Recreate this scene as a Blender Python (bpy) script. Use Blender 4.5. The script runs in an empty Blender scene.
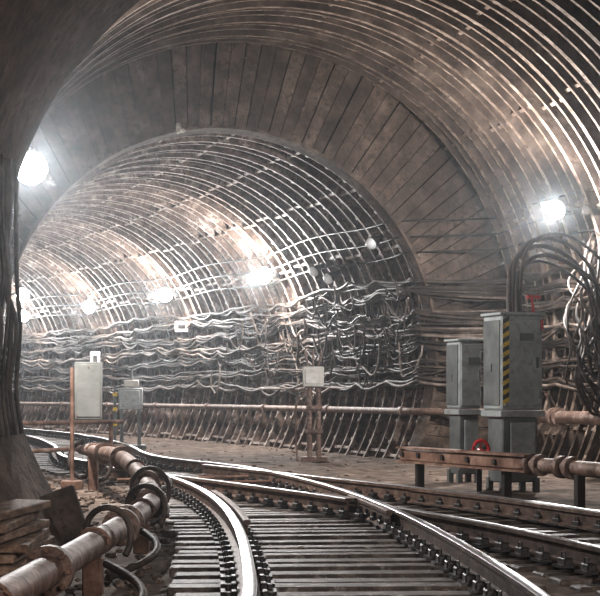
import bpy, bmesh, math, random
from mathutils import Vector, Matrix
random.seed(7)
S=bpy.context.scene
D=bpy.data
def link(o,parent=None):
    S.collection.objects.link(o)
    if parent: o.parent=parent
    return o
def empty(name,loc=(0,0,0),rz=0):
    e=D.objects.new(name,None); e.empty_display_size=.2; link(e); e.location=loc; e.rotation_euler=(0,0,rz); return e
def mesh(name,v,f,mats,mi=None,smooth=False,parent=None):
    m=D.meshes.new(name); m.from_pydata(v,[],f)
    for a in mats: m.materials.append(a)
    if mi: m.polygons.foreach_set('material_index',mi)
    if smooth: m.polygons.foreach_set('use_smooth',[True]*len(f))
    m.update()
    return link(D.objects.new(name,m),parent)
class MB:
    "mesh accumulator"
    def __init__(s): s.v=[];s.f=[];s.m=[]
    def add(s,v,f,mi=0):
        n=len(s.v); s.v+= [tuple(a) for a in v]; s.f+=[tuple(i+n for i in q) for q in f]; s.m+=[mi]*len(f)
    def box(s,c,d,mi=0,M=None,bev=0.0):
        x,y,z=[a/2 for a in d]
        if bev>0:
            bm=bmesh.new(); bmesh.ops.create_cube(bm,size=1)
            for w in bm.verts: w.co=Vector((w.co.x*d[0],w.co.y*d[1],w.co.z*d[2]))
            bmesh.ops.bevel(bm,geom=bm.edges[:],offset=bev,segments=1,affect='EDGES')
            vs=[w.co.copy() for w in bm.verts]; fs=[[w.index for w in q.verts] for q in bm.faces]; bm.free()
        else:
            vs=[Vector((a*x,b*y,e*z)) for a in(-1,1) for b in(-1,1) for e in(-1,1)]
            fs=[(0,1,3,2),(4,6,7,5),(0,4,5,1),(2,3,7,6),(0,2,6,4),(1,5,7,3)]
        c=Vector(c)
        if M is None: vs=[a+c for a in vs]
        else: vs=[M@a+c for a in vs]
        s.add(vs,fs,mi)
    def cyl(s,a,b,r,mi=0,n=16,r2=None):
        a=Vector(a);b=Vector(b); r2=r if r2 is None else r2
        q=(b-a).to_track_quat('Z','Y'); L=(b-a).length
        vs=[];fs=[]
        for i in range(n):
            t=2*math.pi*i/n
            vs.append(q@Vector((r*math.cos(t),r*math.sin(t),0))+a)
            vs.append(q@Vector((r2*math.cos(t),r2*math.sin(t),L))+a)
        for i in range(n):
            j=(i+1)%n; fs.append((2*i,2*j,2*j+1,2*i+1))
        fs.append(tuple(2*i for i in range(n))[::-1]); fs.append(tuple(2*i+1 for i in range(n)))
        s.add(vs,fs,mi)
    def tube(s,pts,r,mi=0,n=10):
        pts=[Vector(p) for p in pts]; vs=[];fs=[]
        for k,p in enumerate(pts):
            t=(pts[min(k+1,len(pts)-1)]-pts[max(k-1,0)]).normalized()
            up=Vector((0,0,1)) if abs(t.z)<.9 else Vector((0,1,0))
            a=t.cross(up).normalized(); b=a.cross(t)
            for i in range(n):
                q=2*math.pi*i/n; vs.append(p+a*(r*math.cos(q))+b*(r*math.sin(q)))
        for k in range(len(pts)-1):
            for i in range(n):
                j=(i+1)%n; fs.append((k*n+i,k*n+j,(k+1)*n+j,(k+1)*n+i))
        fs.append(tuple(range(n))[::-1]); fs.append(tuple((len(pts)-1)*n+i for i in range(n)))
        s.add(vs,fs,mi)
    def obj(s,name,mats,parent=None,smooth=False):
        o=mesh(name,s.v,s.f,mats,s.m,False,parent)
        if smooth:
            for p in o.data.polygons: p.use_smooth=len(p.vertices)<=4
            try: o.data.set_sharp_from_angle(angle=math.radians(40))
            except Exception: pass
        return o
def catmull(P,step=.25):
    P=[Vector(p) for p in P]; out=[]
    Q=[P[0]*2-P[1]]+P+[P[-1]*2-P[-2]]
    for i in range(1,len(Q)-2):
        p0,p1,p2,p3=Q[i-1:i+3]; n=max(1,int((p2-p1).length/step))
        for k in range(n):
            t=k/n
            out.append(.5*((2*p1)+(p2-p0)*t+(2*p0-5*p1+4*p2-p3)*t*t+(3*p1-p0-3*p2+p3)*t**3))
    out.append(P[-1]); return out

# ---------------- materials ----------------
def mat(name,cols,scale=3,rough=.7,metal=0.,bump=.3,stretch=(1,1,1),detail=8,spot=None,spotscale=1.2,spotthr=(.55,.7),fine=None,dirt=None,spec=.3):
    m=D.materials.new(name); m.use_nodes=True; N=m.node_tree.nodes; L=m.node_tree.links
    b=N['Principled BSDF']; b.inputs['Roughness'].default_value=rough; b.inputs['Metallic'].default_value=metal
    b.inputs['Specular IOR Level'].default_value=spec
    tc=N.new('ShaderNodeTexCoord'); mp=N.new('ShaderNodeMapping'); mp.inputs['Scale'].default_value=stretch
    L.new(tc.outputs['Object'],mp.inputs[0])
    def noise(sc,det=8,ro=.65):
        n=N.new('ShaderNodeTexNoise'); n.inputs['Scale'].default_value=sc; n.inputs['Detail'].default_value=det; n.inputs['Roughness'].default_value=ro
        L.new(mp.outputs[0],n.inputs['Vector']); return n.outputs[0]
    r=N.new('ShaderNodeValToRGB'); e=r.color_ramp.elements
    k=len(cols)
    for i,c in enumerate(cols):
        pos=.3+.4*i/max(1,k-1)
        if i<2: e[i].position=pos; el=e[i]
        else: el=e.new(pos)
        el.color=(*c,1)
    L.new(noise(scale,detail),r.inputs[0]); out=r.outputs[0]
    def over(out,col,sc,thr):
        r2=N.new('ShaderNodeValToRGB'); r2.color_ramp.elements[0].position=thr[0]; r2.color_ramp.elements[1].position=thr[1]
        L.new(noise(sc,10,.7),r2.inputs[0])
        mx=N.new('ShaderNodeMixRGB'); mx.inputs[2].default_value=(*col,1)
        L.new(r2.outputs[0],mx.inputs[0]); L.new(out,mx.inputs[1]); return mx.outputs[0]
    if spot: out=over(out,spot,spotscale,spotthr)
    if dirt: out=over(out,dirt,scale*4.3,(.5,.62))
    L.new(out,b.inputs['Base Color'])
    if bump:
        bp=N.new('ShaderNodeBump'); bp.inputs['Strength'].default_value=bump; bp.inputs['Distance'].default_value=.03
        L.new(noise(fine or scale*6,5),bp.inputs['Height']); L.new(bp.outputs[0],b.inputs['Normal'])
    return m
def emis(name,col,st):
    m=D.materials.new(name); m.use_nodes=True; b=m.node_tree.nodes['Principled BSDF']
    b.inputs['Emission Color'].default_value=(*col,1); b.inputs['Emission Strength'].default_value=st; return m
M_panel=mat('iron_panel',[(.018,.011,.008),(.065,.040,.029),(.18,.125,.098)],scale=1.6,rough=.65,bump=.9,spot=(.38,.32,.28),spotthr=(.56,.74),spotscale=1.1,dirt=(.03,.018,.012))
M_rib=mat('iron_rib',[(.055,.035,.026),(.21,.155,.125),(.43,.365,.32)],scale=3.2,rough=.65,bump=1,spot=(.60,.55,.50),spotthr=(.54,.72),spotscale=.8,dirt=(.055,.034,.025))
M_side=mat('iron_rib_side',[(.028,.017,.012),(.095,.062,.047),(.22,.165,.135)],scale=3.2,rough=.65,bump=1,spot=(.42,.36,.32),spotthr=(.56,.74),spotscale=.8,dirt=(.035,.021,.015))  # darker copy of iron_rib: shade on the rib sides put into the colour
M_bpanel=mat('big_panel',[(.010,.006,.004),(.026,.017,.012),(.065,.045,.034)],scale=1.5,rough=.75,bump=.8)  # recess shade between the ribs is put into this darker panel colour
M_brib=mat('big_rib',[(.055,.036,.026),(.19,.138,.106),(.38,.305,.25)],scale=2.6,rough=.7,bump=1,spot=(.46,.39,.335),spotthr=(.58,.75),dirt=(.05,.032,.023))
M_bside=mat('big_rib_side',[(.018,.011,.008),(.055,.037,.028),(.12,.088,.068)],scale=2,rough=.75,bump=.8,spot=(.18,.14,.115),spotthr=(.6,.75))  # darkened against the pale rib tips, shading painted in for contrast
M_board=mat('formwork_concrete',[(.028,.018,.013),(.075,.051,.038),(.15,.108,.084)],scale=2.2,rough=.85,bump=.8,spot=(.46,.40,.35),spotthr=(.66,.7),dirt=(.035,.023,.017))
M_board2=mat('formwork_dark',[(.022,.014,.010),(.05,.034,.025),(.10,.072,.056)],scale=2.5,rough=.85,bump=.8)
M_conc=mat('vault_concrete',[(.035,.020,.013),(.09,.058,.042),(.17,.122,.094)],scale=1.6,rough=.9,bump=.9,spot=(.055,.029,.019),spotthr=(.5,.66),dirt=(.045,.028,.02),spec=.15)
M_floor=mat('floor_dirt',[(.028,.018,.012),(.105,.072,.053),(.26,.20,.162)],scale=3.5,rough=.9,bump=.8,spot=(.42,.355,.31),spotthr=(.6,.75),spotscale=2)
M_sleep=mat('sleeper_wood',[(.013,.009,.006),(.055,.038,.029),(.20,.158,.132)],scale=5,rough=.5,bump=.7,spot=(.42,.37,.33),spotthr=(.58,.72),spotscale=4,spec=.5)
M_railtop=mat('rail_steel',[(.5,.5,.52),(.7,.7,.72)],scale=4,rough=.33,metal=1,bump=.03,spec=.5)
M_railside=mat('rail_rust',[(.03,.018,.012),(.095,.058,.043),(.18,.125,.096)],scale=7,rough=.55,metal=.2)
M_black=mat('black_grease',[(.008,.006,.005),(.027,.021,.017)],scale=9,rough=.4,spec=.5)
M_rust=mat('rusty_steel',[(.05,.026,.017),(.15,.083,.057),(.27,.18,.138)],scale=4,rough=.65,metal=.1,spot=(.33,.265,.22),spotthr=(.6,.75),spotscale=3)
M_pipe=mat('pipe_rust_pink',[(.055,.03,.021),(.16,.103,.08),(.30,.23,.195)],scale=4,rough=.55,metal=.1,dirt=(.05,.029,.021))
M_cable=mat('cable_grey',[(.012,.008,.006),(.045,.032,.025),(.13,.098,.08)],scale=2.5,rough=.6)
M_cablel=mat('cable_pale',[(.04,.029,.023),(.14,.105,.085),(.34,.285,.245)],scale=3,rough=.6)
M_cabled=mat('cable_black',[(.008,.006,.004),(.03,.022,.017)],scale=5,rough=.5)
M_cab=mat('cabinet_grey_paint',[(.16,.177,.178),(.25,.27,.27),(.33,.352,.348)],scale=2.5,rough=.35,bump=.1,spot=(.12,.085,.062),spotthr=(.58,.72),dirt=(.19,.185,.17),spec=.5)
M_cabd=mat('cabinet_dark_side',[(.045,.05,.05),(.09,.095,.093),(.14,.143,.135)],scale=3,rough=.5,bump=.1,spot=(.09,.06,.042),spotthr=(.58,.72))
M_yel=mat('yellow_paint',[(.45,.30,.02),(.65,.45,.05)],scale=6,rough=.5,bump=.05,dirt=(.2,.14,.05))
M_red=mat('red_paint',[(.28,.015,.015),(.45,.025,.02)],scale=6,rough=.4,bump=.05)
M_white=mat('white_enamel',[(.35,.33,.3),(.6,.58,.55)],scale=5,rough=.4,bump=.05)
M_plank=mat('old_plank',[(.05,.027,.017),(.17,.105,.072),(.36,.26,.19)],scale=5,rough=.8,bump=.5,stretch=(4,1,4))
M_glow=emis('lamp_glass_lit',(.95,.98,1),40)
M_unlit=mat('lamp_glass_unlit',[(.55,.56,.56),(.75,.76,.76)],scale=4,rough=.2,bump=0)

# ---------------- tunnel axis ----------------
TAB={}
def head(s):
    return math.radians(18+(.5*s if s>0 else .6*s))
def axis(s):
    key=round(s,4)
    if key in TAB: return TAB[key]
    n=max(1,int(abs(s)/.25)+1); ds=s/n; x,y=-1.28,27.5
    for i in range(n):
        h=head(ds*(i+.5)); x-=math.sin(h)*ds; y+=math.cos(h)*ds
    TAB[key]=(x,y,head(s)); return TAB[key]
RI,ZI,LI=4.2,1.78,-.12
RO,ZO,LO=5.35,2.15,.13
def tp(s,lat,z):
    x,y,h=axis(s); return Vector((x+lat*math.cos(h),y+lat*math.sin(h),z))
def wall_lat(s,z,inset,side=1):
    a=math.sqrt(max(.2,RI*RI-(z-ZI)**2)); b=math.sqrt(max(.2,RO*RO-(z-ZO)**2))
    if side>0: a+=LI;b+=LO
    else: a=a-LI; b=b-LO
    if s>=-.25: w=a
    elif s<-.9: w=b
    else:
        t=(-.25-s)/.65; w=a*(1-t)+b*t
    return side*(w-inset)
def wp(s,z,inset,side=1): return tp(s,wall_lat(s,z,inset,side),z)

def lining(name,s0,s1,R,zc,lat,ribs,pitch,mats,flanges,fd,bolts=0):
    mb=MB(); NT=128
    prof=[]; s=s0
    while s<s1-.01:
        for (off,t,d) in ribs:
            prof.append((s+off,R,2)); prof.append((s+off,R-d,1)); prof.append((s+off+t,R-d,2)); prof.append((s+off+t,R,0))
        s+=pitch
    V=[];F=[];MI=[]
    for (a,r,_) in prof:
        x,y,h=axis(a); c,sn=math.cos(h),math.sin(h)
        for i in range(NT):
            t=2*math.pi*i/NT; l=lat+r*math.cos(t)
            V.append((x+l*c,y+l*sn,zc+r*math.sin(t)))
    for k in range(len(prof)-1):
        for i in range(NT):
            j=(i+1)%NT; F.append((k*NT+i,k*NT+j,(k+1)*NT+j,(k+1)*NT+i)); MI.append(prof[k][2])
    mb.v=V; mb.f=F; mb.m=MI
    nr=int(round((s1-s0)/1.0))
    for k in range(nr):
        a0=s0+k*1.0; a1=a0+1.0
        for ang in flanges:
            t=math.radians(ang+(1.2 if k%2 else 0)); w=.03
            vs=[]
            for a in (a0,a1):
                x,y,h=axis(a); c,sn=math.cos(h),math.sin(h)
                for (r,tw) in ((R+.02,-w/R),(R-fd,-w/R),(R-fd,w/R),(R+.02,w/R)):
                    l=lat+r*math.cos(t+tw); vs.append((x+l*c,y+l*sn,zc+r*math.sin(t+tw)))
            mb.add(vs,[(0,1,5,4),(1,2,6,5),(2,3,7,6)],1)
        if bolts:
            for i in range(bolts):
                t=math.radians(-30+240*i/bolts)+random.uniform(-.004,.004); x,y,h=axis(a0+.10+ribs[0][1]); c,sn=math.cos(h),math.sin(h)
                vs=[]
                for ds in (-.04,.03):
                    for (r,tw) in ((R-.05,-.035/R),(R-fd-.03,-.03/R),(R-fd-.03,.03/R),(R-.05,.035/R)):
                        l=lat+r*math.cos(t+tw); vs.append((x+l*c-sn*ds,y+l*sn+c*ds,zc+r*math.sin(t+tw)))
                mb.add(vs,[(0,1,5,4),(1,2,6,5),(2,3,7,6),(0,3,2,1),(4,5,6,7)],1)
    return mb.obj(name,mats)
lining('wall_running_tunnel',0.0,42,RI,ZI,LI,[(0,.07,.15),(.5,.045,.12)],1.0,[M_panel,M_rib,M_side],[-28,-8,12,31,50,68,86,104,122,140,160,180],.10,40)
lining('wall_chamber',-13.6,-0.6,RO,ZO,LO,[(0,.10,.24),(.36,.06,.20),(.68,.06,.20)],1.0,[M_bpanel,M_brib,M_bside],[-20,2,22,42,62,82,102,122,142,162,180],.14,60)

# end wall of formwork boards (annulus)
mb=MB(); x0,y0,h0=axis(0)
n=118
fw=Vector((-math.sin(h0),math.cos(h0),0)); rt=Vector((math.cos(h0),math.sin(h0),0)); up=Vector((0,0,1))
ci=Vector((x0,y0,ZI))+rt*LI; co=Vector((x0,y0,ZO))+rt*LO
for i in range(n):
    a0=2*math.pi*i/n; a1=2*math.pi*(i+.94)/n; a2=2*math.pi*(i+1)/n
    dp=random.uniform(0,.05)
    def P(c,r,a,d): return c+rt*(r*math.cos(a))+up*(r*math.sin(a))+fw*d
    o=-.30
    vs=[P(ci,RI-.12,a0,o+dp),P(ci,RI-.12,a1,o+dp),P(co,RO+.25,a1,o+dp),P(co,RO+.25,a0,o+dp),
        P(ci,RI-.12,a0,.05),P(ci,RI-.12,a1,.05),P(co,RO+.25,a1,.05),P(co,RO+.25,a0,.05)]
    mb.add(vs,[(0,1,2,3),(0,4,5,1),(3,2,6,7),(1,5,6,2),(0,3,7,4)],random.choice([0,0,1]))
    vs=[P(ci,RI-.10,a1,o+.12),P(ci,RI-.10,a2,o+.12),P(co,RO+.25,a2,o+.12),P(co,RO+.25,a1,o+.12)]
    mb.add(vs,[(0,1,2,3)],1)
mb.obj('wall_portal_boards',[M_board,M_board2])
mb=MB(); vs=[];fs=[];n=120
for i in range(n):
    a=2*math.pi*i/n
    for (r,d) in ((RI-.12,-.32),(RI-.07,-.32),(RI-.07,-.2),(RI-.16,0.02)):
        vs.append(ci+rt*(r*math.cos(a))+up*(r*math.sin(a))+fw*d)
for i in range(n):
    j=(i+1)%n
    for k in range(4):
        l=(k+1)%4; fs.append((i*4+k,j*4+k,j*4+l,i*4+l))
mb.add(vs,fs); mb.obj('trim_portal_rim',[M_board])

# near smooth concrete vault
CX,CZ,RN=.87,1.9,3.49
mb=MB(); n=96; ys=[13.1-.7*i for i in range(31)]
vs=[];fs=[]
for k,y in enumerate(ys):
    for i in range(n):
        a=2*math.pi*i/n; r=RN+(.03 if k%2 else 0)
        x=CX+r*math.cos(a)
        vs.append((x,y+(.2*(x+2.5) if k==0 else 0),CZ+r*math.sin(a)))
for k in range(len(ys)-1):
    for i in range(n):
        j=(i+1)%n; fs.append((k*n+i,k*n+j,(k+1)*n+j,(k+1)*n+i))
mb.add(vs,fs)
vs=[];fs=[]
for i in range(n):
    a=2*math.pi*i/n
    for r in (RN,RN+5):
        x=CX+r*math.cos(a); vs.append((x,13.1+.2*(x+2.5),CZ+r*math.sin(a)))
for i in range(n):
    j=(i+1)%n; fs.append((2*i,2*i+1,2*j+1,2*j))
mb.add(vs,fs); mb.obj('wall_near_vault',[M_conc],smooth=True)

# ---------------- floor ----------------
FZ=-.22
mb=MB()
def strip(s0,s1,w0,w1,step=.5,nl=24):
    vs=[];fs=[];n=int((s1-s0)/step)
    for k in range(n+1):
        s=s0+(s1-s0)*k/n
        for i in range(nl+1):
            l=w0+(w1-w0)*i/nl; p=tp(s,l,FZ+random.uniform(-.02,.02)); vs.append(p)
    for k in range(n):
        for i in range(nl): a=k*(nl+1)+i; fs.append((a,a+1,a+nl+2,a+nl+1))
    mb.add(vs,fs)
strip(-.1,42,-3.8,3.6); strip(-13.6,0,-4.65,4.95)
vs=[];fs=[];nx,ny=24,44
for k in range(ny+1):
    for i in range(nx+1):
        vs.append((-1.9+5.6*i/nx,-8+22.3*k/ny,FZ-.01+random.uniform(-.02,.015)))
for k in range(ny):
    for i in range(nx): a=k*(nx+1)+i; fs.append((a,a+1,a+nx+2,a+nx+1))
mb.add(vs,fs)
mb.obj('floor',[M_floor])

# ---------------- rails ----------------
R2p=[(1.30,-6),(1.30,2),(1.27,7.0),(1.21,9.1),(1.03,11.9),(.75,14.6),(.34,17.2),(-.2,19.6),(-.93,22.1),(-2.5,25.8)]
for s,l in ((5,-.85),(12,0.1),(20,.76),(30,.76),(40,.76)):
    p=tp(s,l,0); R2p.append((p.x,p.y))
R3p=[(-3.1,22.4),(-2.32,20.8),(-1.24,18.6),(-.45,17),(.21,15.6),(.72,14.4),(1.14,13.2),(1.59,11.9),(2.05,10.2),(2.35,8.9)]
def cr2(P): return catmull([(a,b,0) for a,b in P],.3)
def offs(L,d):
    out=[]
    for k,p in enumerate(L):
        t=(L[min(k+1,len(L)-1)]-L[max(k-1,0)]).normalized()
        out.append(p+Vector((t.y,-t.x,0))*d)
    return out
R2=cr2(R2p); R1=offs(R2,-1.52)
R3=cr2(R3p); R4=offs(R3,-1.52)
prof=[(-.075,-.17),(.075,-.17),(.075,-.155),(.012,-.135),(.012,-.045),(.037,-.035),(.037,-.006),(.028,0),(-.028,0),(-.037,-.006),(-.037,-.035),(-.012,-.045),(-.012,-.135),(-.075,-.155)]
def rail(mb,L,dz=0,sc=1):
    vs=[];n=len(prof)
    for k,p in enumerate(L):
        t=(L[min(k+1,len(L)-1)]-L[max(k-1,0)]).normalized(); r=Vector((t.y,-t.x,0))
        for a,b in prof: vs.append(p+r*(a*sc)+Vector((0,0,b+dz)))
    f1=[];f2=[]
    for k in range(len(L)-1):
        for i in range(n):
            j=(i+1)%n; q=(k*n+i,k*n+j,(k+1)*n+j,(k+1)*n+i)
            (f1 if i in(6,7,8) else f2).append(q)
    m=len(mb.v); mb.v+=[tuple(v) for v in vs]
    for q in f1: mb.f.append(tuple(i+m for i in q)); mb.m.append(0)
    for q in f2: mb.f.append(tuple(i+m for i in q)); mb.m.append(1)
    for e in (0,len(L)-1): mb.f.append(tuple(m+e*n+i for i in range(n))); mb.m.append(1)
def seg(L,y0,y1): return [p for p in L if y0<=p.y<=y1]
tr=empty('railway_track')
mb=MB(); rail(mb,R1); rail(mb,R2); mb.obj('main_rails',[M_railtop,M_railside],tr,True)
mb=MB(); rail(mb,seg(R3,8,14.1)); rail(mb,seg(R3,14.7,21.9)); rail(mb,seg(R4,10.0,22.6)); mb.obj('turnout_rails',[M_railtop,M_railside],tr,True)
mb=MB()
rail(mb,offs(seg(R1,12.2,16.4),.10),.0,.8); rail(mb,offs(seg(R4,12.5,17),.10),.0,.8)
rail(mb,offs(seg(R2,13.2,15.6),-.09),.0,.8); rail(mb,offs(seg(R3,14.7,16.0),-.09),0,.8)
mb.obj('guard_rails',[M_railside,M_railside],tr,True)
def near(L,y):
    return min(range(len(L)),key=lambda i:abs(L[i].y-y))
def tang(L,k): return (L[min(k+1,len(L)-1)]-L[max(k-1,0)]).normalized()
def resamp(L,step):
    out=[];acc=0;nxt=0
    for k in range(len(L)-1):
        d=(L[k+1]-L[k]).length
        while nxt<=acc+d: 
            t=(nxt-acc)/d; out.append((L[k].lerp(L[k+1],t),(L[k+1]-L[k]).normalized())); nxt+=step
        acc+=d
    return out
mb=MB(); ch=MB()
def sleeper(p,t,l0,l1,z=-.175,w=.2):
    r=Vector((t.y,-t.x,0)); c=p+r*((l0+l1)/2)+Vector((0,0,z-.07+random.uniform(-.02,.004)))
    a=math.atan2(r.y,r.x)+random.uniform(-.018,.018)
    mb.box(c,(l1-l0+random.uniform(-.1,.08),w*random.uniform(.8,1.12),.14),0,Matrix.Rotation(a,3,'Z'),.012)
def chair(p,t,side):
    r=Vector((t.y,-t.x,0)); a=math.atan2(r.y,r.x); M=Matrix.Rotation(a,3,'Z')
    ch.box(p+Vector((0,0,-.165)),(.34,.17,.02),0,M)
    for sd in (-1,1):
        ch.box(p+r*(sd*.105)+Vector((0,0,-.135)),(.07,.12,.055),0,M,.008)
        ch.cyl(p+r*(sd*.12)+Vector((0,0,-.12)),p+r*(sd*.12)+Vector((0,0,-.07)),.017,0,6)
for p,t in resamp(R2,.38):
    if p.y<1: continue
    if p.y>16.5 and p.y<24:
        q=min(R4,key=lambda a:(a-p).length); ext=.45+max(0,(q-p).length)
        if q.x<p.x: ext=.45
    elif p.y>=24: ext=.45
    else: ext=.36 if p.y<15 else .5
    sleeper(p,t,-1.52-.5,ext)
    chair(p,t,0)
    r=Vector((t.y,-t.x,0)); chair(p-r*1.52,t,0)
for p,t in resamp(R3,.38):
    if p.y<16.4: sleeper(p,t,-1.52-.45,.35 if p.y<13 else -.5,-.188)
    if p.y<21: 
        chair(p,t,0)
        r=Vector((t.y,-t.x,0))
        if p.y>9.8: chair(p-r*1.52,t,0)
mb.obj('sleepers',[M_sleep],tr); ch.obj('rail_chairs',[M_black],tr)
mb=MB()
for y in (19.2,20.4):
    a=R1[near(R1,y)]; b=R2[near(R2,y+.6)]
    mb.cyl(a+Vector((-.5,-.15,-.11)),b+Vector((.15,.05,-.11)),.022,0,8)
mb.obj('switch_rods',[M_rust],tr)

# ---------------- right wall services ----------------
def curve_obj(name,splines,r,matl,parent=None):
    c=D.curves.new(name,'CURVE'); c.dimensions='3D'; c.bevel_depth=1; c.bevel_resolution=2; c.use_fill_caps=True
    for pts,rad in splines:
        sp=c.splines.new('POLY'); sp.points.add(len(pts)-1)
        for q,p in zip(sp.points,pts): q.co=(*p,1); q.radius=rad
        sp.use_smooth=True
    c.materials.append(matl); return link(D.objects.new(name,c),parent)
rk=empty('wall_cable_run')
groups={0:[],1:[],2:[]}
clusters=[(1.28,7),(1.62,9),(1.98,9),(2.30,9),(2.66,8),(2.98,7),(3.22,4)]
rows=[1.2,1.35,1.55,1.7,1.9,2.05,2.25,2.4,2.6,2.75,2.95,3.15]
for zc_,cnt in clusters:
    ph=random.uniform(0,6); dr=random.uniform(.03,.07); phs=random.uniform(0,6)
    for rep in range(cnt):
        z0=zc_+random.uniform(-.07,.07); ph2=random.uniform(0,6); sag=random.uniform(.03,.12); pr=random.uniform(0,6); wd=random.uniform(.01,.08)
        ins=random.uniform(.18,.36); pts=[]; rad=random.choice([.014,.018,.022,.028,.032])
        s=-5.5
        while s<36:
            f=(s%1.5)/1.5
            z=z0-sag*4*f*(1-f)*(1+.6*math.sin(s*1.3+ph2))+dr*math.sin(s*.45+ph)+wd*math.sin(s*.9+pr)+.015*math.sin(s*3.1+ph2)
            pts.append(wp(s,z,ins+.03*math.sin(s*1.7+pr))); s+=.19
        groups[random.choice([0,0,0,1,2])].append((pts,rad))
curve_obj('cables_grey',groups[0],1,M_cable,rk); curve_obj('cables_pale',groups[1],1,M_cablel,rk); curve_obj('cables_black',groups[2],1,M_cabled,rk)
lo=[]; lo2=[]
for k in range(64):
    s=random.uniform(-.2,14)*random.uniform(.4,1); z=random.uniform(1.7,3.3); w=random.uniform(.25,.8); d=random.uniform(.2,.7); ins=random.uniform(.25,.5)
    pts=[wp(s+w*math.sin(math.pi*(t/16-.5)),z-d*math.cos(math.pi*(t/16-.5))+.1*math.sin(t*.6+k),ins) for t in range(17)]
    (lo if k%3 else lo2).append((pts,random.choice([.014,.018,.024])))
curve_obj('slack_loops',lo,1,M_cable,rk); curve_obj('slack_loops_pale',lo2,1,M_cablel,rk)
mb=MB()
s=-5.25
while s<36:
    if not(-1.2<s<-.1):
        pts=[wp(s,z/10,.12) for z in range(10,35,2)]
        mb.tube(pts,.022,0,5)
        for z in rows[::2]: 
            a=wp(s,z-.03,.10); b=wp(s,z-.03,.38); mb.cyl(a,b,.012,0,5)
    s+=1.5
mb.obj('cable_brackets',[M_rust],rk)
mb=MB()
def run(s0,s1,z,ins,r):
    pts=[];s=s0
    while s<s1: pts.append(wp(s,z,ins)); s+=.4
    mb.tube(pts,r,0,14)
run(-.8,38,.72,.36,.07); run(-8,-1.2,.66,.5,.11)
s=.4
while s<36:
    mb.cyl(wp(s,.72,.36),wp(s+.12,.72,.36),.10,0,14)
    mb.cyl(wp(s+.8,.72,.4),wp(s+.8,.66,.02),.025,0,6); s+=4
for s in (-1.2,-3.6,-3.45,-6): mb.cyl(wp(s,.66,.5),wp(s-.09,.66,.5),.16,0,16); mb.cyl(wp(s-.5,.66,.5),wp(s-.5,.5,-.1),.03,0,6)
mb.obj('wall_water_pipe',[M_pipe],None,True)
cc=[]
for z,ins in ((4.05,.2),(4.35,.18),(3.75,.2)):
    pts=[];s=-5.5
    while s<36: pts.append(wp(s,z+.05*math.sin(s*.9+z),ins)); s+=.3
    cc.append((pts,.018))
curve_obj('lighting_conduit',cc,1,M_cabled)

# ---------------- lamps ----------------
def lamp(pos,inward,r=.13,power=450,name='tunnel_floodlight',lit=True,back=None):
    pos=Vector(pos); d=Vector(inward).normalized()
    e=empty(name,pos)
    mb=MB()
    mb.cyl(-d*.30,-d*.10,.05,0,12); mb.cyl(-d*.12,d*.02,.07,0,20,r*1.02)
    mb.cyl(d*.02,d*.05,r*1.05,0,24)
    if back is not None:
        bk=Vector(back); mb.cyl(-d*.25,bk,.025,0,8); mb.box(bk,(.12,.12,.12),0,None,.01)
    mb.obj('housing',[M_black],e,True)
    bm=bmesh.new(); bmesh.ops.create_uvsphere(bm,u_segments=24,v_segments=14,radius=r)
    me=D.meshes.new('glass_globe'); bm.to_mesh(me); bm.free(); me.materials.append(M_glow if lit else M_unlit)
    for p in me.polygons: p.use_smooth=True
    g=link(D.objects.new('glass_globe',me),e); g.location=d*.05
    if lit:
        l=D.lights.new('lamp_light','POINT'); l.energy=power; l.shadow_soft_size=.07; l.color=(1,.985,.97)
        lo=link(D.objects.new('lamp_light',l),e); lo.location=d*(r+.16)
    return e
for s,pw in ((7,820),(14.2,700),(20.6,560),(26.6,480),(33,480)):
    p=wp(s,3.85,.5); x,y,h=axis(s); lamp(p,(-.6*math.cos(h),-.6*math.sin(h)-.6,-.2),.20,pw,back=(.3*math.cos(h),.3*math.sin(h),0))
lamp((4.1,24.0,4.0),(-.4,-.8,-.2),.15,900,back=(.5,.2,0))
lamp((-3.32,18.5,3.83),(.15,-.95,-.12),.2,1150,back=(-.3,.05,0))
lamp((-5.6,30.2,3.05),(.3,-.9,-.2),.14,220,back=(-.4,.1,0))
lamp((3.6,2.5,3.3),(-.9,.2,-.3),.13,850)  # fill lamp added out of view to brighten the near vault
lamp((-1.7,-2.5,3.3),(.9,.5,-.3),.13,650)  # second added fill lamp, behind the camera, lights the foreground
for s,z in ((4.2,3.75),(3.6,3.55),(.6,4.0)):
    lamp(wp(s,z,.4),(-.8,-.5,-.6),.12,0,'unlit_tunnel_lamp',False)

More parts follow.
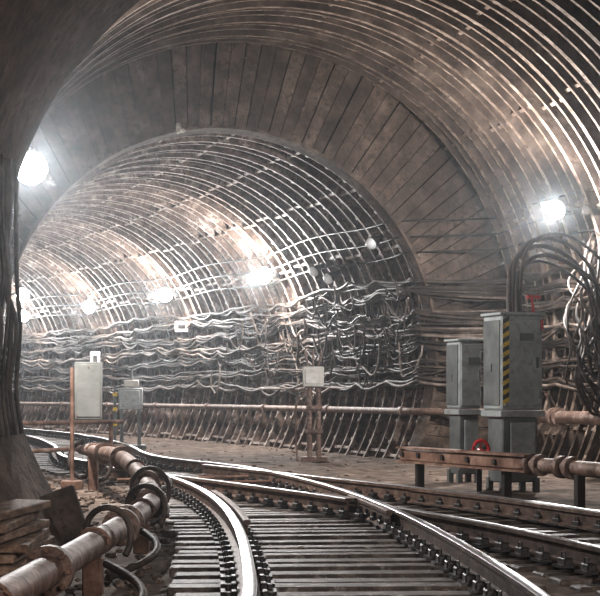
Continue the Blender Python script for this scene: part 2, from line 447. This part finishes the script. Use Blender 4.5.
# ---------------- cabinets ----------------
def cabinet(name,loc,rz,w,d,z0,z1,stripe,lever):
    e=empty(name,loc,rz); mb=MB(); H=z1-z0
    mb.box((0,0,z0+H/2),(w,d,H),0,None,.02)
    mb.box((0,-d/2-.012,z0+H/2),(w*.88,.025,H*.92),0,None,.01)
    mb.box((0,0,z1+.02),(w+.06,d+.06,.04),0,None,.01)
    for z in (z0+.2,z1-.2): mb.cyl((w*.42,-d/2-.03,z-.05),(w*.42,-d/2-.03,z+.05),.015,1,8)
    mb.box((w*.33,-d/2-.04,z0+H*.5),(.03,.03,.14),1,None,.005)
    mb.box((0.05,-d/2-.03,z1-.28),(.2,.01,.1),1)
    mb.box((-w/2-.008,0,z0+H/2),(.015,d*.86,H*.9),1,None,.005)  # left side plate in darker grey: its shaded face painted in
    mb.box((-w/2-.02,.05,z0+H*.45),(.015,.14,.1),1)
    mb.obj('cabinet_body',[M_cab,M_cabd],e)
    mb=MB(); g=-loc[2]+FZ
    mb.box((0,0,z0-.05),(w+.05,d+.05,.08),0,None,.01)
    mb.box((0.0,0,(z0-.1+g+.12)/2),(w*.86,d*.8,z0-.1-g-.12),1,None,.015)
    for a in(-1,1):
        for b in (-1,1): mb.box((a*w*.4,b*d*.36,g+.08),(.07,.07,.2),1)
    mb.box((0.03,-d*.4-.012,(z0+g)/2+.05),(w*.6,.02,(z0-g)*.6),0,None,.005)
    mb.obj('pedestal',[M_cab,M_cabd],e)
    if stripe:
        mb=MB(); n=9; hh=H*.9/n; x=-w/2+.05
        for i in range(n):
            za=z0+H*.05+i*hh
            y=-d/2-.028
            mb.add([(x-.045,y,za),(x+.045,y,za+.05),(x+.045,y,za+.05+hh*.5),(x-.045,y,za+hh*.5)],[(0,1,2,3)],0)
            mb.add([(x-.045,y,za+hh*.5),(x+.045,y,za+.05+hh*.5),(x+.045,y,za+.05+hh),(x-.045,y,za+hh)],[(0,1,2,3)],1)
        mb.obj('hazard_stripe',[M_yel,M_black],e)
    if lever:
        mb=MB(); mb.cyl((w*.42,-.1,z1+.02),(w*.36,-.12,z1+.24),.018,0,8); mb.box((w*.4,-.12,z1+.25),(.2,.05,.05),0,None,.01)
        mb.box((w*.44,-d/2-.04,z1-.12),(.035,.04,.13),0,None,.01)
        mb.obj('lever',[M_red,M_red],e)
    return e
cabinet('switchgear_cabinet',(2.78,19.6,0),math.radians(20),.60,.52,.84,2.06,True,True)
cabinet('relay_cabinet',(2.36,21.6,0),math.radians(20),.36,.42,.84,1.80,False,False)
e=empty('valve_handwheel',(2.28,18.9,.33)); mb=MB()
pts=[(.0+.10*math.cos(t*math.pi/10),0,.13*math.sin(t*math.pi/10)) for t in range(21)]
mb.tube(pts,.022,0,8); mb.cyl((0,-.03,0),(0,.2,0),.03,0,10)
for t in range(4): mb.cyl((0,0,0),(.1*math.cos(t*1.57),0,.13*math.sin(t*1.57)),.012,0,6)
mb.cyl((0,.18,0),(0,.18,-.53),.035,1,10)
mb.obj('wheel',[M_red,M_black],e,True)
ex=[]
for k,(dx,top,rr) in enumerate(((0,0,.034),(.05,.10,.03),(.1,-.12,.032),(.15,.16,.022),(.03,-.2,.024))):
    P=[(2.72+dx,19.5,2.08),(2.73+dx,19.6,2.45),(2.84+dx,19.9,2.80+top*.8),(3.2+dx,20.4,3.06+top),(3.75+dx,21.2,3.02+top*1.3),(4.2+dx*2,22,2.7+top),(4.45+dx*2,22.8,2.1),(4.55+dx*3,23.6,1.5-dx)]
    ex.append((catmull(P,.12),rr))
for k in range(24):
    z=random.uniform(1.5,3.0); q=random.uniform(-.1,.5)
    P=[(4.95,25.2,z+.9),(4.35+q+random.uniform(-.15,.15),23.2,z+random.uniform(.1,.5)),(4.2+q+random.uniform(-.2,.2),22.6,z-.3),(4.35+q+random.uniform(-.2,.3),23,z-.8),(5.0,25,z-.9)]
    ex.append((catmull(P,.12),random.choice([.014,.018,.025])))
curve_obj('cabinet_feed_cables',ex,1,M_cable)

# rusty beam beside turnout
e=empty('trackside_steel_beam'); mb=MB()
A=Vector((1.35,19.9,.26)); B=Vector((3.9,14.4,.22)); dv=(B-A).normalized(); a=math.atan2(dv.y,dv.x); Mz=Matrix.Rotation(a,3,'Z')
def al(t,z=0,o=0): 
    p=A.lerp(B,t); return p+Vector((dv.y,-dv.x,0))*o+Vector((0,0,z))
mid=al(.26); mb.box(mid,(3.0,.16,.16),0,Mz,.02); mb.box(mid+Vector((0,0,.09)),(3.05,.24,.025),0,Mz); mb.box(mid-Vector((0,0,.09)),(3.05,.24,.025),0,Mz)
mb.cyl(al(.5),al(1),.085,1,18)
for t in (.50,.53,.60,.63,.78,.81): mb.cyl(al(t),al(t+.012),.125,1,18)
for t in (.03,.1,.2,.3,.4): mb.cyl(al(t,0,.07),al(t,0,.11),.035,2,8)
for t in (.08,.42,.66,.95): mb.box(al(t,-.27),(.07,.1,.44),2,Mz); mb.box(al(t,-.46),(.2,.22,.03),2,Mz)
mb.obj('beam',[M_rust,M_pipe,M_black],e,True)

# junction box on posts inside tunnel
e=empty('junction_box_post',(.25,28.3,0)); mb=MB()
mb.box((0,0,1.38),(.4,.22,.38),0,None,.02); mb.box((0,-.12,1.38),(.3,.02,.28),0,None,.008)
for x in(-.07,.1): mb.cyl((x,0,FZ),(x,0,1.2),.05,1,12)
mb.box((.02,-.02,.8),(.3,.14,.08),1,None,.01); mb.box((.02,0,.35),(.34,.16,.08),1,None,.01); mb.box((.02,0,FZ+.04),(.5,.4,.1),1,None,.01)
for x in (-.1,0,.1): mb.cyl((x,0,1.57),(x*1.6,.1,1.9),.02,1,8)
mb.tube(catmull([(-.05,-.05,1.19),(-.3,0,.9),(-.33,.1,.4),(-.3,.15,FZ)],.1),.02,1,6)
mb.obj('post_and_box',[M_white,M_pipe],e,True)

# board on post (left)
e=empty('equipment_board_post',(-2.95,20,0),math.radians(6)); mb=MB()
mb.box((.13,0,1.09),(.37,.06,.77),0,None,.01); mb.box((.13,-.035,1.09),(.32,.012,.70),0,None,.004)
mb.cyl((-.09,.04,FZ),(-.09,.04,1.4),.03,1,10); mb.box((-.09,.04,FZ+.05),(.28,.25,.12),1,None,.01)
mb.cyl((.13,-.05,1.4),(.13,-.03,1.4),.012,1,8); mb.cyl((-.02,-.05,.76),(-.02,-.03,.76),.012,1,8)
mb.obj('board',[mat('board_grey',[(.10,.10,.09),(.18,.178,.165)],scale=3,rough=.6,bump=.1,spot=(.11,.08,.055)),M_rust],e,True)

# signal control box (far, right of track)
e=empty('signal_control_box',(-3.9,34.5,0),math.radians(10)); mb=MB()
mb.box((0,0,.95),(.55,.3,.5),0,None,.02); mb.box((0,-.16,.95),(.4,.02,.38),0,None,.01)
mb.box((.02,-.02,1.3),(.34,.22,.16),2,None,.02); mb.cyl((0.02,0,1.38),(.02,0,1.62),.04,1,10)
for x in (-.2,.2): mb.box((x,0,.25),(.07,.2,.95),1)
mb.box((0,0,FZ+.06),(.7,.5,.1),1,None,.01)
for i in range(6): mb.box((-.36,-.12,.2+i*.17),(.1,.05,.085),3 if i%2 else 1)
mb.box((-.36,-.08,.6),(.06,.05,1.3),1)
mb.obj('control_box',[M_cab,M_cabd,M_white,M_yel],e,True)

# ---------------- left foreground pipe ----------------
e=empty('trackside_pipeline'); mb=MB()
P=[(-1.45,2,.1),(-1.42,5.5,.1),(-1.36,7.2,.1),(-1.30,8.9,.1),(-1.26,10.9,.1),(-1.27,12.9,.12),(-1.45,14.3,.16),(-1.75,15.6,.3),(-2.15,17.4,.34),(-2.6,19.2,.3),(-3.1,21.3,.28)]
pl=catmull(P,.15); mb.tube(pl,.085,0,18)
for y in (5.9,7.9,10.6,10.85,12.7,14.5,16.6,18.4):
    k=near(pl,y); t=tang(pl,k); mb.cyl(pl[k]-t*.035,pl[k]+t*.035,.135,0,20)
    for i in range(8):
        q=t.to_track_quat('Z','Y')@Vector((.113*math.cos(i*.785),.113*math.sin(i*.785),0)); mb.cyl(pl[k]+q-t*.06,pl[k]+q+t*.06,.014,1,6)
for y in (6.6,9.3,11.8,15.2,19.6):
    k=near(pl,y); p=pl[k]; mb.box((p.x,p.y,(p.z-.08+FZ)/2),(.12,.14,p.z-.08-FZ),1,None,.01)
    mb.tube([p+Vector((.1*math.cos(a*math.pi/8),0,.1*math.sin(a*math.pi/8))) for a in range(9)],.015,1,6)
mb.obj('pipe',[M_pipe,M_rust],e,True)
mb=MB()
mb.tube(catmull([(-1.72,3,.03),(-1.6,6,.0),(-1.52,7.6,-.03),(-1.5,8.8,-.1)],.2),.06,0,12)
mb.box((-1.62,7.3,.02),(.34,.5,.05),0,None,.01)
mb.obj('side_pipe',[M_rust],e,True)
hs=[]
for (x,y,z,w,hh) in ((-1.1,8.3,-.02,.28,.2),(-1.18,10.2,.05,.26,.26),(-1.3,12.4,.14,.25,.3),(-1.55,15,.22,.3,.30)):
    pts=[(x-.05+w*math.sin(math.pi*t/12),y-.6+.1*t,z-.19+.02*t-.0*t) for t in range(13)]
    hs.append((pts,.025))
for (y,rr) in ((9.9,.17),(12.2,.17),(14.0,.19)):
    k=near(pl,y); p=pl[k]
    pts=[p+Vector((rr*math.cos(a*math.pi/10),.03*a-.15,rr*1.1*math.sin(a*math.pi/10))) for a in range(-2,13)]
    hs.append((pts,.022))
pts=[(-3.0+.17*math.cos(t*math.pi/10),20.6+.05*math.sin(t),.14+.24*math.sin(t*math.pi/10)) for t in range(24)]
hs.append((pts,.03)); pts=[(-2.7+.15*math.cos(t*math.pi/10),20.2,.08+.2*math.sin(t*math.pi/10)) for t in range(24)]; hs.append((pts,.03))
curve_obj('rubber_hoses',hs,1,M_cable,e)

e=empty('left_service_rail'); mb=MB()
mb.cyl((-4.3,21.5,.62),(-2.9,24.5,.6),.035,0,10)
mb.cyl((-4.1,21.9,.62),(-4.1,21.9,FZ),.035,0,8); mb.cyl((-3.05,24.2,.6),(-3.05,24.2,FZ),.035,0,8)
mb.cyl((-4.3,21.5,.2),(-2.9,24.5,.2),.035,0,10); mb.obj('rail_pipe',[M_rust],e,True)

# planks lower left
mb=MB(); z=-.19
for i in range(8):
    w=random.uniform(.24,.32); th=.055
    mb.box((-1.80-.022*i+random.uniform(-.03,.03),9.9+random.uniform(-.1,.1),z),(w,1.3,th),0,Matrix.Rotation(random.uniform(-.12,.08),3,'Z')@Matrix.Rotation(random.uniform(-.04,.04),3,'Y'),.008); z+=.066
mb.obj('timber_plank_stack',[M_plank])
mb=MB(); mb.box((-1.98,12.6,0.02),(.30,.09,.44),0,Matrix.Rotation(-.35,3,'Y')@Matrix.Rotation(-.2,3,'X'),.01); mb.obj('leaning_concrete_slab',[M_board])
# rubble
mb=MB()
bm=bmesh.new(); bmesh.ops.create_icosphere(bm,subdivisions=1,radius=1); iv=[v.co.copy() for v in bm.verts]; iff=[[v.index for v in f.verts] for f in bm.faces]; bm.free()
def rock(p,r):
    sc=Vector((random.uniform(.7,1.4),random.uniform(.7,1.4),random.uniform(.4,.8)))*r
    mb.add([Vector((v.x*sc.x,v.y*sc.y,v.z*sc.z))*random.uniform(.8,1.15)+Vector(p) for v in iv],iff)
for i in range(420):
    y=random.uniform(9,25); k=near(R1,y); x=R1[k].x-random.uniform(.55,1.6)
    rock((x,y,FZ+.01),random.uniform(.015,.05))
for i in range(200):
    s=random.uniform(-7,22); rock(tp(s,random.uniform(-.2,3.4),FZ+.0),random.uniform(.02,.045))
for i in range(200):
    y=random.uniform(6,14); k=near(R2,y); rock((R2[k].x+random.uniform(-1.5,.3),y,FZ+.02),random.uniform(.015,.03))
mb.obj('floor_rubble',[M_floor])

ex=[]
for k in range(9):
    x=-2.47+random.uniform(-.05,.06); y=12.7+random.uniform(-.6,.2)
    P=[(x-.0,y,3.0),(x,y,2.5),(x+random.uniform(-.05,.06),y,2.0),(x+random.uniform(-.05,.06),y,1.6),(x-.0,y,1.1),(x+.05,y,.7)]
    ex.append((catmull(P,.1),random.choice([.014,.02])))
for k in range(5):
    z=1.15+k*.07
    ex.append(([(-2.48+.02*math.sin(t),13-t*.6,z+.03*math.sin(t*1.4+k)) for t in range(20)],.022))
curve_obj('left_vault_cables',ex,1,M_cable)
e=empty('wall_number_sign',wp(21.5,2.2,.5)); mb=MB(); mb.box((0,0,0),(.32,.03,.5),0,None,.005); mb.box((0,-.02,.0),(.14,.01,.26),1); mb.cyl((0,.0,0),(.3,.4,0),.015,1,6); mb.obj('plate',[M_white,M_black],e)
e=empty('wall_number_sign.001',wp(14,2.95,.5)); mb=MB(); mb.box((0,0,0),(.36,.03,.3),0,None,.005); mb.box((0,-.02,.0),(.2,.01,.1),1); mb.cyl((0,.0,0),(.3,.4,0),.015,1,6); mb.obj('plate',[M_white,M_black],e)

# ---------------- world, camera ----------------
w=D.worlds.new('w'); S.world=w; w.use_nodes=True; w.node_tree.nodes['Background'].inputs[0].default_value=(.5,.55,.62,1); w.node_tree.nodes['Background'].inputs[1].default_value=.08
v=w.node_tree.nodes.new('ShaderNodeVolumeScatter'); v.inputs['Density'].default_value=.0013; v.inputs['Anisotropy'].default_value=.86; v.inputs['Color'].default_value=(.88,.94,1,1)
w.node_tree.links.new(v.outputs[0],w.node_tree.nodes['World Output'].inputs['Volume'])
S.view_settings.view_transform='Standard'
try: S.view_settings.look='Medium High Contrast'
except Exception as ex_: print('look',ex_)
S.view_settings.exposure=.5
c=D.cameras.new('camera'); c.lens=90; c.sensor_width=36; c.shift_y=.162; c.clip_end=300
co_=link(D.objects.new('camera',c)); co_.location=(0,0,1.03); co_.rotation_euler=(math.radians(90),0,0); S.camera=co_
